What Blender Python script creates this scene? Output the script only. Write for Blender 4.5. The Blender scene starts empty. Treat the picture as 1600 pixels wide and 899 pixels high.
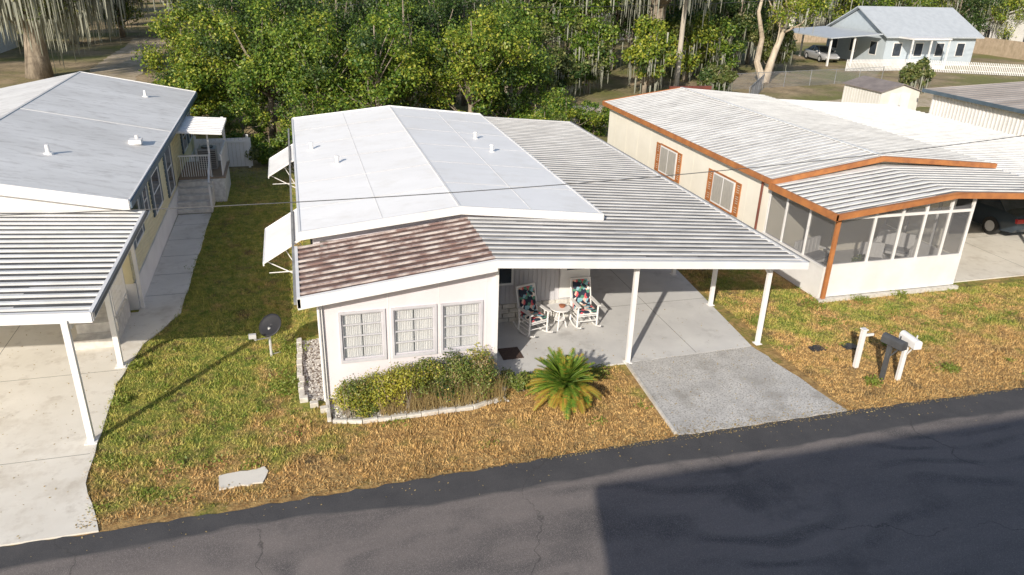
import bpy, math, random
import numpy as np
from mathutils import Vector, Matrix
random.seed(7); R=np.random.default_rng(7)
S=bpy.context.scene
# ---------------------------------------------------------------- materials
def newmat(name):
    m=bpy.data.materials.new(name); m.use_nodes=True
    nt=m.node_tree; b=nt.nodes['Principled BSDF']
    return m,nt,b
def lk(nt,a,b): nt.links.new(a,b)
def mix(nt,fac,a,b):
    n=nt.nodes.new('ShaderNodeMix'); n.data_type='RGBA'
    if isinstance(fac,(int,float)): n.inputs[0].default_value=fac
    else: lk(nt,fac,n.inputs[0])
    for i,c in ((6,a),(7,b)):
        if isinstance(c,tuple): n.inputs[i].default_value=(*c,1)
        else: lk(nt,c,n.inputs[i])
    return n.outputs[2]
def coords(nt,scale=(1,1,1)):
    t=nt.nodes.new('ShaderNodeTexCoord'); mp=nt.nodes.new('ShaderNodeMapping')
    mp.inputs['Scale'].default_value=scale
    lk(nt,t.outputs['Object'],mp.inputs[0]); return mp.outputs[0]
def noise(nt,co,scale,detail=6,rough=.6,lo=.35,hi=.65):
    n=nt.nodes.new('ShaderNodeTexNoise'); n.inputs['Scale'].default_value=scale
    n.inputs['Detail'].default_value=detail; n.inputs['Roughness'].default_value=rough
    lk(nt,co,n.inputs['Vector'])
    r=nt.nodes.new('ShaderNodeMapRange'); r.inputs[1].default_value=lo; r.inputs[2].default_value=hi
    lk(nt,n.outputs[0],r.inputs[0]); return r.outputs[0]
def bump(nt,b,h,strength,dist=.02):
    n=nt.nodes.new('ShaderNodeBump'); n.inputs['Strength'].default_value=strength
    n.inputs['Distance'].default_value=dist
    lk(nt,h,n.inputs['Height']); lk(nt,n.outputs[0],b.inputs['Normal'])
def pm(name,c1,c2=None,scale=2,rough=.7,stretch=(1,1,1),lo=.35,hi=.65,bs=0,bscale=40,metal=0,c3=None,s3=15,lo3=.5,hi3=.7,bd=.01,c4=None,s4=.3,lo4=.5,hi4=.7):
    m,nt,b=newmat(name)
    b.inputs['Roughness'].default_value=rough; b.inputs['Metallic'].default_value=metal
    if c2 is None: c2=tuple(x*.85 for x in c1)
    co=coords(nt,stretch)
    c=mix(nt,noise(nt,co,scale,lo=lo,hi=hi),c1,c2)
    if c3: c=mix(nt,noise(nt,co,s3,4,.7,lo3,hi3),c,c3)
    if c4: c=mix(nt,noise(nt,coords(nt),s4,6,.7,lo4,hi4),c,c4)
    lk(nt,c,b.inputs['Base Color'])
    if bs: bump(nt,b,noise(nt,coords(nt),bscale,3,.6,0,1),bs,bd)
    return m
def glassmat(name,tint,alpha,rough=.1):
    m,nt,b=newmat(name)
    b.inputs['Base Color'].default_value=(*tint,1); b.inputs['Roughness'].default_value=rough
    tr=nt.nodes.new('ShaderNodeBsdfTransparent'); mx=nt.nodes.new('ShaderNodeMixShader')
    mx.inputs[0].default_value=alpha
    lk(nt,tr.outputs[0],mx.inputs[1]); lk(nt,b.outputs[0],mx.inputs[2])
    lk(nt,mx.outputs[0],nt.nodes['Material Output'].inputs[0]); return m
def leafmat(name,a,b_,c,scale=.8,k=1.0):
    a,b_,c=[tuple(min(.8,v*k) for v in q) for q in (a,b_,c)]
    m,nt,b=newmat(name)
    g=nt.nodes.new('ShaderNodeNewGeometry')
    co=coords(nt)
    col=mix(nt,noise(nt,co,scale,3,.5,.38,.62),a,b_)
    r=nt.nodes.new('ShaderNodeMapRange'); r.inputs[1].default_value=.5; r.inputs[2].default_value=1.0
    lk(nt,g.outputs['Random Per Island'],r.inputs[0])
    col=mix(nt,r.outputs[0],col,c)
    lk(nt,col,b.inputs['Base Color']); b.inputs['Roughness'].default_value=.5
    t=nt.nodes.new('ShaderNodeBsdfTranslucent'); lk(nt,col,t.inputs[0])
    mx=nt.nodes.new('ShaderNodeMixShader'); mx.inputs[0].default_value=.3
    lk(nt,b.outputs[0],mx.inputs[1]); lk(nt,t.outputs[0],mx.inputs[2])
    lk(nt,mx.outputs[0],nt.nodes['Material Output'].inputs[0]); return m
def mrange(nt,o,a,b,c,d):
    r=nt.nodes.new('ShaderNodeMapRange')
    for i,v in enumerate((a,b,c,d)): r.inputs[i+1].default_value=v
    lk(nt,o,r.inputs[0]); return r.outputs[0]
def madd(nt,a,b,op='ADD'):
    n=nt.nodes.new('ShaderNodeMath'); n.operation=op; lk(nt,a,n.inputs[0])
    if isinstance(b,(int,float)): n.inputs[1].default_value=b
    else: lk(nt,b,n.inputs[1])
    return n.outputs[0]
def grasscolor(nt,dark=1.0):
    t=nt.nodes.new('ShaderNodeTexCoord'); sp=nt.nodes.new('ShaderNodeSeparateXYZ')
    lk(nt,t.outputs['Object'],sp.inputs[0])
    mr=lambda *a: mrange(nt,*a)
    gy=mr(sp.outputs[1],11.2,15.0,-.18,.10); gx=mr(sp.outputs[0],-3.5,3.0,.13,-.06)
    co=coords(nt)
    n1=mrange(nt,noise(nt,co,.75,9,.74,.0,1.0),0,1,-.25,1.25)
    s=madd(nt,madd(nt,n1,gy),gx)
    f=mr(s,.43,.63,0,1)
    k=dark
    straw=mix(nt,noise(nt,co,6,5,.75,.38,.62),(.66*k,.43*k,.165*k),(.34*k,.195*k,.07*k))
    green=mix(nt,noise(nt,co,3.5,6,.75,.40,.60),(.15*k,.215*k,.022*k),(.42*k,.38*k,.08*k))
    c=mix(nt,f,straw,green)
    c=mix(nt,noise(nt,co,1.3,7,.75,.55,.67),c,(.16*k,.11*k,.05*k))
    c=mix(nt,noise(nt,co,2.3,7,.75,.60,.72),c,(.60*k,.43*k,.19*k))
    return c,co,sp,mr
# ---------------------------------------------------------------- mesh helpers
class MB:
    def __init__(s): s.v=[];s.f=[];s.m=[]
    def add(s,vs,fs,mi=0):
        o=len(s.v); s.v+= [tuple(x) for x in vs]; s.f+=[tuple(i+o for i in f) for f in fs]; s.m+=[mi]*len(fs)
    def box(s,x0,x1,y0,y1,z0,z1,mi=0):
        s.add([(x0,y0,z0),(x1,y0,z0),(x1,y1,z0),(x0,y1,z0),(x0,y0,z1),(x1,y0,z1),(x1,y1,z1),(x0,y1,z1)],
              [(0,3,2,1),(4,5,6,7),(0,1,5,4),(1,2,6,5),(2,3,7,6),(3,0,4,7)],mi)
    def slope(s,x0,z0,x1,z1,y0,y1,th,mi=0):
        s.add([(x0,y0,z0-th),(x1,y0,z1-th),(x1,y1,z1-th),(x0,y1,z0-th),(x0,y0,z0),(x1,y0,z1),(x1,y1,z1),(x0,y1,z0)],
              [(0,3,2,1),(4,5,6,7),(0,1,5,4),(1,2,6,5),(2,3,7,6),(3,0,4,7)],mi)
    def prism(s,poly,y0,y1,mi=0):
        n=len(poly)
        s.add([(x,y0,z) for x,z in poly]+[(x,y1,z) for x,z in poly],
              [tuple(range(n)),tuple(range(2*n-1,n-1,-1))]+[(i,i+n,(i+1)%n+n,(i+1)%n) for i in range(n)],mi)
    def slab(s,pts,z0,z1,mi=0):
        n=len(pts)
        s.add([(x,y,z0) for x,y in pts]+[(x,y,z1) for x,y in pts],
              [tuple(range(n-1,-1,-1)),tuple(range(n,2*n))]+[(i,(i+1)%n,(i+1)%n+n,i+n) for i in range(n)],mi)
    def tube(s,pts,rad,seg=8,mi=0,cap=True):
        pts=[Vector(p) for p in pts]
        if isinstance(rad,(int,float)): rad=[rad]*len(pts)
        vs=[];fs=[]
        for i,p in enumerate(pts):
            d=(pts[min(i+1,len(pts)-1)]-pts[max(i-1,0)])
            if d.length<1e-6: d=Vector((0,0,1))
            d.normalize()
            a=d.cross(Vector((0.13,0.97,0.2)) if abs(d.y)<.9 else Vector((1,0,0))).normalized(); b=d.cross(a)
            for k in range(seg):
                t=2*math.pi*k/seg; vs.append(p+(a*math.cos(t)+b*math.sin(t))*rad[i])
        for i in range(len(pts)-1):
            for k in range(seg):
                k2=(k+1)%seg; fs.append((i*seg+k,i*seg+k2,(i+1)*seg+k2,(i+1)*seg+k))
        if cap:
            fs.append(tuple(range(seg-1,-1,-1))); fs.append(tuple(range((len(pts)-1)*seg,len(pts)*seg)))
        s.add(vs,fs,mi)
    def build(s,name,mats,parent=None,smooth=False,bevel=0,loc=None,rot=0):
        me=bpy.data.meshes.new(name); me.from_pydata(s.v,[],s.f)
        if not isinstance(mats,(list,tuple)): mats=[mats]
        for m in mats: me.materials.append(m)
        me.polygons.foreach_set('material_index',s.m)
        if smooth: me.polygons.foreach_set('use_smooth',[True]*len(s.f))
        me.update()
        o=bpy.data.objects.new(name,me); S.collection.objects.link(o)
        if parent: o.parent=parent
        if loc: o.location=loc
        if rot: o.rotation_euler=(0,0,rot)
        if bevel:
            b=o.modifiers.new('b','BEVEL'); b.width=bevel; b.segments=2; b.limit_method='ANGLE'
        return o
def E(name,loc=(0,0,0),rot=0,sc=1):
    o=bpy.data.objects.new(name,None); S.collection.objects.link(o); o.location=loc; o.rotation_euler=(0,0,rot); o.scale=(sc,sc,sc); o.empty_display_size=.2; return o
def quads(name,P,mats,parent=None,mi=None,smooth=False):
    n,k,_=P.shape
    me=bpy.data.meshes.new(name); me.vertices.add(n*k); me.vertices.foreach_set('co',P.reshape(-1).astype(np.float32))
    me.loops.add(n*k); me.loops.foreach_set('vertex_index',np.arange(n*k,dtype=np.int32))
    me.polygons.add(n); me.polygons.foreach_set('loop_start',np.arange(0,n*k,k,dtype=np.int32))
    if not isinstance(mats,(list,tuple)): mats=[mats]
    for m in mats: me.materials.append(m)
    if mi is not None: me.polygons.foreach_set('material_index',np.asarray(mi,dtype=np.int32))
    me.update(calc_edges=True)
    o=bpy.data.objects.new(name,me); S.collection.objects.link(o)
    if parent: o.parent=parent
    return o
def leafquads(C,size,N=None,asp=.55):
    n=len(C)
    if N is None: N=np.zeros((n,3))
    nr=R.normal(size=(n,3))+N; nr/=np.linalg.norm(nr,axis=1)[:,None]
    a=np.cross(nr,R.normal(size=(n,3))); a/=np.linalg.norm(a,axis=1)[:,None]
    b=np.cross(nr,a); s=(size*R.uniform(.6,1.3,n))[:,None]
    return np.stack([C-a*s*.5,C+b*s*asp*.5,C+a*s*.5,C-b*s*asp*.5],axis=1)
# ---------------------------------------------------------------- material set
WHITE=pm('white_paint',(.84,.82,.80),(.74,.72,.70),scale=1.2,rough=.45)
WALLW=pm('white_stucco_wall',(.76,.70,.73),(.69,.64,.66),scale=.9,rough=.75,bs=.25,bscale=60,c4=(.58,.53,.50),s4=1.3,lo4=.6,hi4=.85)
ROOFW=pm('white_membrane_roof',(.95,.93,.91),(.88,.86,.84),scale=.5,rough=.55,stretch=(.4,1.2,1),c3=(.78,.76,.73),s3=2.5,lo3=.55,hi3=.85,c4=(.82,.79,.75),s4=.8,lo4=.52,hi4=.75)
ROOFG=pm('grey_shingle_coated_roof',(.82,.80,.77),(.68,.66,.63),scale=.45,rough=.65,stretch=(.6,1.4,1),c3=(.50,.47,.44),s3=3,lo3=.50,hi3=.80,bs=.2,bscale=80)
PAN=pm('aluminium_pan_roof',(.46,.45,.44),(.33,.32,.31),scale=1.2,rough=.5,stretch=(.25,1.6,1),c3=(.24,.23,.22),s3=5,lo3=.5,hi3=.75,c4=(.60,.59,.57),s4=.6,lo4=.52,hi4=.7)
PANB=pm('stained_pan_roof',(.15,.088,.075),(.27,.185,.16),scale=2.2,rough=.8,stretch=(.5,2.2,1),c3=(.06,.040,.037),s3=5,lo3=.46,hi3=.66,c4=(.46,.40,.37),s4=2.4,lo4=.60,hi4=.72)
RIBB=pm('stained_rib',(.62,.55,.51),(.26,.17,.15),scale=4,rough=.75,stretch=(.7,1,1),lo=.4,hi=.6)
RIB=pm('aluminium_rib',(.80,.79,.77),(.66,.65,.63),scale=2,rough=.5)
RIBG=pm('greyed_rib',(.70,.69,.68),(.50,.49,.48),scale=2,rough=.5,stretch=(.4,1,1))
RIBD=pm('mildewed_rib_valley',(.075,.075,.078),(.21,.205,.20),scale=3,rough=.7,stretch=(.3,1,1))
PANR=pm('weathered_white_roof',(.82,.81,.79),(.58,.57,.55),scale=1.1,rough=.6,stretch=(.35,1.5,1),c3=(.32,.30,.28),s3=3.5,lo3=.50,hi3=.70,c4=(.42,.40,.38),s4=.9,lo4=.50,hi4=.70)
YEL=pm('pale_yellow_siding',(.76,.67,.42),(.70,.62,.39),scale=1,rough=.6)
CREAM=pm('cream_wall',(.88,.83,.72),(.82,.77,.66),scale=1,rough=.65)
GREYS=pm('grey_siding',(.56,.55,.57),(.50,.49,.51),scale=1.5,rough=.6)
BRICK=pm('painted_brick',(.70,.67,.61),(.52,.49,.45),scale=6,rough=.8,bs=.5,bscale=30)
ORANGE=pm('orange_brown_trim',(.50,.20,.065),(.34,.13,.05),scale=3,rough=.6)
BROWN=pm('brown_trim',(.20,.06,.035),(.13,.04,.03),scale=3,rough=.5)
BLUEG=pm('blue_grey_trim',(.10,.14,.18),(.07,.10,.13),rough=.5)
DARK=pm('dark_joint',(.18,.17,.15),(.12,.11,.10),rough=.8)
GLASS=glassmat('window_glass',(.25,.28,.30),.16,.05)
GLASSD=pm('dark_window_glass',(.03,.04,.05),(.06,.07,.09),rough=.06)
SCREEN=glassmat('insect_screen',(.16,.16,.17),.30,.7)
CURT=pm('white_curtain',(.86,.85,.83),(.70,.69,.69),scale=3,rough=.9,stretch=(9,1,.3),lo=.4,hi=.6)
CONC=pm('light_concrete',(.75,.71,.64),(.66,.62,.55),scale=.7,rough=.85,c3=(.46,.41,.35),s3=2.5,lo3=.55,hi3=.85,bs=.15,bscale=90,c4=(.46,.40,.32),s4=.5,lo4=.53,hi4=.76)
CONCP=pm('carport_concrete',(.66,.65,.63),(.56,.55,.54),scale=.8,rough=.75,c3=(.44,.43,.42),s3=2,lo3=.58,hi3=.85,c4=(.38,.37,.35),s4=.9,lo4=.57,hi4=.77)
AGG=pm('exposed_aggregate',(.62,.60,.57),(.46,.445,.425),scale=1.5,rough=.9,c3=(.30,.285,.265),s3=26,lo3=.50,hi3=.60,bs=.6,bscale=55,c4=(.30,.28,.25),s4=1.0,lo4=.52,hi4=.74)
BARK=pm('oak_bark',(.36,.30,.23),(.15,.12,.09),scale=3,rough=.95,stretch=(1,1,.3),bs=.8,bscale=8,bd=.05)
BARKP=pm('pale_bark',(.56,.48,.37),(.34,.27,.20),scale=2,rough=.9,stretch=(1,1,.3),bs=.6,bscale=8,bd=.04)
MOSS=leafmat('spanish_moss',(.36,.37,.30),(.46,.46,.37),(.20,.20,.15))
L1=leafmat('leaves_green',(.055,.13,.014),(.13,.21,.022),(.32,.38,.05),.7,1.0)
L2=leafmat('leaves_yellow_green',(.18,.24,.022),(.11,.19,.02),(.46,.44,.06),.7,1.08)
L3=leafmat('leaves_dark',(.022,.058,.013),(.055,.105,.018),(.12,.17,.04),.5,.95)
L4=leafmat('leaves_olive',(.09,.13,.03),(.16,.19,.05),(.30,.29,.11),.4,1.0)
LB=leafmat('shrub_yellow',(.40,.38,.04),(.25,.29,.035),(.56,.47,.09),2,1.1)
LG=leafmat('shrub_green',(.075,.14,.022),(.16,.21,.045),(.32,.32,.10),2,1.05)
STRAW=leafmat('dry_stems',(.42,.31,.14),(.30,.21,.09),(.52,.42,.20),2)
PALMG=leafmat('palm_green',(.08,.18,.022),(.15,.26,.033),(.30,.38,.05),3,1.1)
PALMY=leafmat('palm_yellow',(.58,.42,.06),(.44,.32,.05),(.42,.19,.05),3)
STONE=pm('white_stone',(.68,.65,.60),(.50,.46,.40),scale=8,rough=.85,bs=.4,bscale=25)
PEBB=pm('white_pebble_bed',(.55,.52,.48),(.16,.12,.09),scale=14,rough=.9,lo=.45,hi=.55,bs=.8,bscale=30)
BLACKM=pm('dark_metal',(.05,.055,.06),(.035,.035,.04),rough=.4)
GREYM=pm('grey_metal',(.35,.36,.37),(.28,.28,.29),rough=.4,metal=.3)
WOODP=pm('weathered_pole',(.55,.49,.41),(.36,.31,.25),scale=4,stretch=(1,1,.2),rough=.9)
# ---------------------------------------------------------------- ground
def ground_mat():
    m,nt,b=newmat('ground_soil_grass')
    c,co,sp,mr=grasscolor(nt,.78)
    dirt=mix(nt,noise(nt,co,.35,6,.65,.38,.62),(.44,.33,.20),(.20,.155,.08))
    dirt=mix(nt,noise(nt,co,.12,5,.6,.45,.6),dirt,(.19,.19,.05))
    dirt=mix(nt,noise(nt,co,3,4,.7,.5,.75),dirt,(.11,.08,.045))
    c=mix(nt,mr(sp.outputs[1],29,35,0,1),c,dirt)
    lk(nt,c,b.inputs['Base Color']); b.inputs['Roughness'].default_value=.95
    bump(nt,b,noise(nt,co,14,5,.7,0,1),.9,.06); return m
g=MB(); g.add([(-500,-300,0),(600,-300,0),(600,900,0),(-500,900,0)],[(0,1,2,3)]); g.build('ground',ground_mat())
def road_mat():
    m,nt,b=newmat('asphalt')
    co=coords(nt)
    base=mix(nt,noise(nt,coords(nt,(.25,1,1)),.9,6,.65,.35,.65),(.185,.160,.150),(.125,.110,.106))
    nz=nt.nodes.new('ShaderNodeTexNoise'); nz.inputs['Scale'].default_value=.35; nz.inputs['Detail'].default_value=2; lk(nt,coords(nt,(.5,1,1)),nz.inputs['Vector'])
    vm=nt.nodes.new('ShaderNodeVectorMath'); vm.operation='MULTIPLY_ADD'; lk(nt,nz.outputs['Color'],vm.inputs[0]); vm.inputs[1].default_value=(5,5,0); lk(nt,coords(nt,(.35,1,1)),vm.inputs[2])
    w=nt.nodes.new('ShaderNodeTexWave'); w.inputs['Scale'].default_value=.42; w.inputs['Distortion'].default_value=1.5; w.inputs['Detail'].default_value=4; w.inputs['Detail Scale'].default_value=2; w.bands_direction='Y'
    lk(nt,vm.outputs[0],w.inputs['Vector'])
    base=mix(nt,madd(nt,mrange(nt,w.outputs[0],.55,1,0,.9),noise(nt,co,.5,4,.6,.4,.6),'MULTIPLY'),base,(.075,.069,.070))
    base=mix(nt,noise(nt,co,110,2,.5,.50,.75),base,(.32,.285,.265))
    base=mix(nt,noise(nt,co,.45,6,.7,.56,.74),base,(.09,.083,.082))
    t=nt.nodes.new('ShaderNodeTexCoord'); sp=nt.nodes.new('ShaderNodeSeparateXYZ'); lk(nt,t.outputs['Object'],sp.inputs[0])
    ad=nt.nodes.new('ShaderNodeMath'); ad.operation='MULTIPLY_ADD'; lk(nt,noise(nt,coords(nt,(.3,1,1)),.8,5,.6,0,1),ad.inputs[0]); ad.inputs[1].default_value=.8; lk(nt,sp.outputs[1],ad.inputs[2])
    dk=mix(nt,noise(nt,co,1.5,4,.6,.3,.7),(.046,.046,.051),(.072,.070,.073))
    dk=mix(nt,noise(nt,co,150,2,.5,.55,.75),dk,(.15,.14,.135))
    c=mix(nt,mrange(nt,ad.outputs[0],10.74,10.84,0,1),base,dk)
    nz=nt.nodes.new('ShaderNodeTexNoise'); nz.inputs['Scale'].default_value=.9; nz.inputs['Detail'].default_value=6; lk(nt,co,nz.inputs['Vector'])
    vm=nt.nodes.new('ShaderNodeVectorMath'); vm.operation='MULTIPLY_ADD'; lk(nt,nz.outputs['Color'],vm.inputs[0]); vm.inputs[1].default_value=(1.6,1.6,0); lk(nt,co,vm.inputs[2])
    v=nt.nodes.new('ShaderNodeTexVoronoi'); v.feature='DISTANCE_TO_EDGE'; v.inputs['Scale'].default_value=.2; lk(nt,vm.outputs[0],v.inputs['Vector'])
    cr=mrange(nt,v.outputs['Distance'],0,.003,.7,0)
    cr=madd(nt,cr,noise(nt,co,.4,3,.5,.45,.55),'MULTIPLY')
    c=mix(nt,cr,c,(.04,.037,.036))
    lk(nt,c,b.inputs['Base Color']); b.inputs['Roughness'].default_value=.85
    bump(nt,b,noise(nt,co,90,3,.6,0,1),.5,.01); return m
def jit_edge(pts,amp,step=.25):
    out=[]
    for (x0,y0),(x1,y1) in zip(pts[:-1],pts[1:]):
        L=math.hypot(x1-x0,y1-y0); n=max(1,int(L/step))
        for i in range(n):
            t=i/n; out.append((x0+(x1-x0)*t+random.uniform(-amp,amp),y0+(y1-y0)*t+random.uniform(-amp,amp)))
    out.append(pts[-1]); return out
edge=[(-60,10.8)]+jit_edge([(-12,10.8),(-5,10.9),(-3.6,10.92),(1,11.03),(6.9,11.2),(10.9,11.2),(15.6,11.12),(26,11.0)],.035,.16)+[(90,10.8)]
r=MB(); r.slab([(-60,-1.5),(90,-1.5)]+edge[::-1],-.1,.022); r.build('road',road_mat())
d=MB(); d.slab([(-40,10.95),(-3.62,10.95)]+jit_edge([(-3.65,11.1),(-4.1,12.3),(-4.2,15.8),(-3.95,17.6),(-3.3,19.2),(-3.2,27.7)],.02,.3)+[(-4.3,27.7),(-4.34,19.5),(-40,19.5)],-.05,.032); d.build('driveway',CONC)
d=MB(); d.slab(jit_edge([(6.9,11.22),(10.9,11.22)],.02)[:-1]+[(10.92,11.22)]+jit_edge([(10.9,11.4),(10.5,14.3)],.04)+[(7.1,14.2)],-.05,.034); d.build('driveway',AGG)
d=MB(); d.slab([(3.83,14.2),(7.12,14.204),(10.5,14.304),(11.0,19.2),(11.0,29.8),(3.83,29.8)],-.05,.038); d.build('carport_slab',CONCP)
j=MB()
for y in (17.2,20.2,23.2): j.box(7.3,10.9,y,y+.012,.036,.0395)
j.box(8.95,8.962,14.3,29,.036,.0392)
j.build('slab_joint',DARK)
d=MB(); d.slab([(19.0,16.7),(22.4,16.7),(22.4,11.2),(26.5,11.2),(26.5,26),(19.0,26)],-.05,.03); d.build('driveway',CONC)
j=MB()
for y in (13.2,16.4): j.box(-9,-4.2,y,y+.010,.030,.0345)
j.box(-7.0,-6.99,11,19.4,.030,.0343)
j.box(19.1,26.4,20,20.012,.028,.0325); j.box(22.4,22.412,11.3,26,.028,.0324)
for y in (20.5,22,23.5,25,26.5): j.box(-4.3,-3.25,y,y+.012,.03,.0345)
j.build('slab_joint',DARK)
c=MB(); c.slab([(6.84,11.3),(6.9,11.3),(7.1,14.2),(7.04,14.2)],-.05,.06); c.build('driveway_kerb',STONE)
c=MB(); c.slab(jit_edge([(-1.85,11.6),(-1.12,11.62),(-1.0,11.9),(-1.1,12.06),(-1.86,11.98)],.03,.12),-.02,.03); c.build('concrete_patch',CONC)
m=pm('dirt_lane_soil',(.56,.46,.34),(.38,.30,.20),scale=.6,rough=.95,c3=(.20,.18,.07),s3=2,bs=.5,bscale=12)
d=MB(); d.slab(jit_edge([(11,43),(30,41.5),(60,47)],.3,1)+jit_edge([(60,52),(34,46.5),(12,47)],.3,1),-.05,.012)
d.build('dirt_lane',m)
d=MB(); d.slab(jit_edge([(-15.4,38),(-14.6,60),(-15.5,90)],.2,1)+jit_edge([(-12.2,90),(-10.9,62),(-11.2,48),(-12.6,38)],.2,1),-.05,.011); d.build('dirt_lane',m)
# ---------------------------------------------------------------- lawn grass blades
def inside(x,y):
    ok=(y>11.15)
    ok&=~((x>6.85)&(x<11.0)&(y<14.3)); ok&=~((x>3.7)&(x<11.05)&(y>=14.2)&(y<30.5))
    ok&=~((x>.1)&(x<3.8)&(y>13.2)); ok&=~((x>-.1)&(x<4)&(y>14)); ok&=~((x>-.45)&(x<.3)&(y>13.9)&(y<17))
    edgex=np.interp(y,[10.9,12.3,15.8,17.6,19.2,27.3,40],[-3.66,-4.16,-4.26,-4.0,-3.36,-3.26,-3.26])
    ok&=(x>edgex)
    ok&=~((x>18.95)&(y>16.65)); ok&=~((x>22.35)); ok&=~((x>13.95)&(y>16.35))
    ok&=~((x>-1.85)&(x<-1.05)&(y>11.6)&(y<12.08))
    return ok
n=620000
X=R.uniform(-4.3,22.4,n); Y=R.uniform(11.0,34,n)
k=inside(X,Y); X=X[k];Y=Y[k]
keep=R.random(len(X))<np.clip(1.6-(Y-11)*.05,.45,1); X=X[keep];Y=Y[keep]; n=len(X)
clump=.5+.5*np.sin(X*5.1+1.7*np.sin(Y*3.3))*np.sin(Y*4.7+1.3*np.sin(X*2.9))
an=R.uniform(0,2*np.pi,n); hh=R.uniform(.015,.06,n)*(.6+1.1*clump); w=R.uniform(.006,.014,n); le=R.uniform(0,.07,n); la=R.uniform(0,2*np.pi,n)
P=np.zeros((n,3,3)); dx=np.cos(an)*w; dy=np.sin(an)*w
P[:,0]=np.stack([X-dx,Y-dy,np.zeros(n)],1); P[:,1]=np.stack([X+dx,Y+dy,np.zeros(n)],1)
P[:,2]=np.stack([X+np.cos(la)*le,Y+np.sin(la)*le,hh],1)
mg,nt,b=newmat('grass_blades'); cc,_,_,_=grasscolor(nt,1.12)
ge=nt.nodes.new('ShaderNodeNewGeometry')
cc=mix(nt,mrange(nt,ge.outputs['Random Per Island'],.55,1,0,.42),cc,(.52,.38,.16))
lk(nt,cc,b.inputs['Base Color']); b.inputs['Roughness'].default_value=.7
quads('lawn_grass',P,mg)
C=[]
for _ in range(420):
    x=random.uniform(-4,19); y=random.choice([random.uniform(11.5,17),random.uniform(14,26)])
    if not inside(np.array([x]),np.array([y]))[0]: continue
    if x>-1 and y<13.5 and random.random()<.8: continue
    r_=random.uniform(.05,.3); k=int(20+r_*150)
    a=R.uniform(0,2*np.pi,k); q=r_*R.random(k)**.8
    C.append(np.stack([x+np.cos(a)*q*1.3,y+np.sin(a)*q,R.uniform(.02,.06,k)],1))
for (x,y,r_) in [(14.6,12.2,.22),(12.3,12.1,.22),(11.4,15.5,.3),(13.6,16.1,.35),(15.2,16.1,.3),(16.6,16.2,.25),(-.7,15.3,.35),(-.6,14.8,.3),(-.5,16.6,.4),(-4,15,.2),(-3.9,16.5,.2),(6.2,13.9,.3),(5.8,14.0,.3)]:
    k=300; a=R.uniform(0,2*np.pi,k); q=r_*R.random(k)**.8
    C.append(np.stack([x+np.cos(a)*q,y+np.sin(a)*q,R.uniform(.02,.14,k)],1))
C=np.concatenate(C); quads('weeds',leafquads(C,.055,np.tile([0,0,1.2],(len(C),1)),.6),leafmat('weed_green',(.16,.24,.028),(.24,.29,.045),(.38,.38,.10),2))
n=3200; X=R.uniform(-4,16,n); Y=11.04+np.abs(R.normal(size=n))*.25; C=np.stack([X,Y,np.full(n,.04)],1)
n2=1200; C2=np.stack([R.uniform(-3.5,20,n2),R.uniform(11.3,17,n2),np.full(n2,.05)],1)
n3=260; C3=np.stack([R.uniform(7,10.8,n3),R.uniform(11.3,14.5,n3),np.full(n3,.043)],1)
n4=320; C4=np.stack([R.uniform(-8,-4.2,n4),R.uniform(11,19,n4),np.full(n4,.037)],1)
n5=140; C5=np.stack([R.uniform(-8,14,n5),10.98-np.abs(R.normal(size=n5))*.3,np.full(n5,.028)],1)
C=np.concatenate([C,C2,C3,C4,C5]); quads('fallen_leaves',leafquads(C,.038,np.tile([0,0,4.],(len(C),1)),.6),STRAW)
# ---------------------------------------------------------------- roof helper (grime collects in the valley beside each rib)
def ribs(mb,x0,z0,x1,z1,y0,y1,sp=.3,w=.045,h=.05,mi=1,grime_mi=None,sw=.10):
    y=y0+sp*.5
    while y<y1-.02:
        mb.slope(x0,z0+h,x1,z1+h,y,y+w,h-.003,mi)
        if grime_mi is not None and y-sw>y0:  # mildew strip in front of the rib
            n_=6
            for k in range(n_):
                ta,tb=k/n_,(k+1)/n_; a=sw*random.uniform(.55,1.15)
                mb.slope(x0+(x1-x0)*ta,z0+(z1-z0)*ta+.012,x0+(x1-x0)*tb,z0+(z1-z0)*tb+.012,y-a,y-.002,.009,grime_mi)
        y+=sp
def wavy(mb,x0,x1,y,z0,z1,amp=.02,n=40,mi=0):
    vs=[];fs=[]
    for i in range(n+1):
        t=i/n; u=x0+(x1-x0)*t; o=amp*math.sin(t*n*.9+.6*math.sin(i*.37))
        for z in (z0,z1): vs.append((u,y+o,z))
    for i in range(n): fs.append((2*i,2*i+2,2*i+3,2*i+1))
    mb.add(vs,fs,mi)
# ================================================================ MAIN HOUSE
H1=E('mobile_home')
mb=MB(); mb.prism([(.15,.0),(7.05,.0),(7.05,2.76),(3.6,3.13),(.15,2.76)],17.0,29.8); mb.build('body_walls',WALLW,H1)
mb=MB(); mb.slope(-.1,2.87,3.6,3.27,16.8,30.05,.12); mb.slope(3.6,3.27,7.25,2.87,16.8,30.05,.12)
mb.build('main_roof',ROOFW,H1)
mb=MB()
for y in (18.6,20.9,23.2,25.5,27.8):
    mb.slope(-.1,2.876,3.58,3.276,y,y+.03,.004); mb.slope(3.62,3.276,7.25,2.876,y+.4,y+.43,.004)
for x,z in ((1.75,3.07),(5.4,3.073)): mb.box(x,x+.025,16.9,30,z-.01,z+.006)
mb.box(3.57,3.63,16.8,30.05,3.268,3.282)
mb.build('roof_seams',pm('roof_seam_grey',(.78,.76,.74),(.68,.66,.64)),H1)
mb=MB()
mb.slope(-.12,2.91,3.6,3.31,16.72,16.797,.20); mb.slope(3.6,3.31,7.27,2.91,16.72,16.797,.20)
mb.slope(-.12,2.91,3.6,3.31,30.053,30.10,.18); mb.slope(3.6,3.31,7.27,2.91,30.053,30.10,.18)
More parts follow.
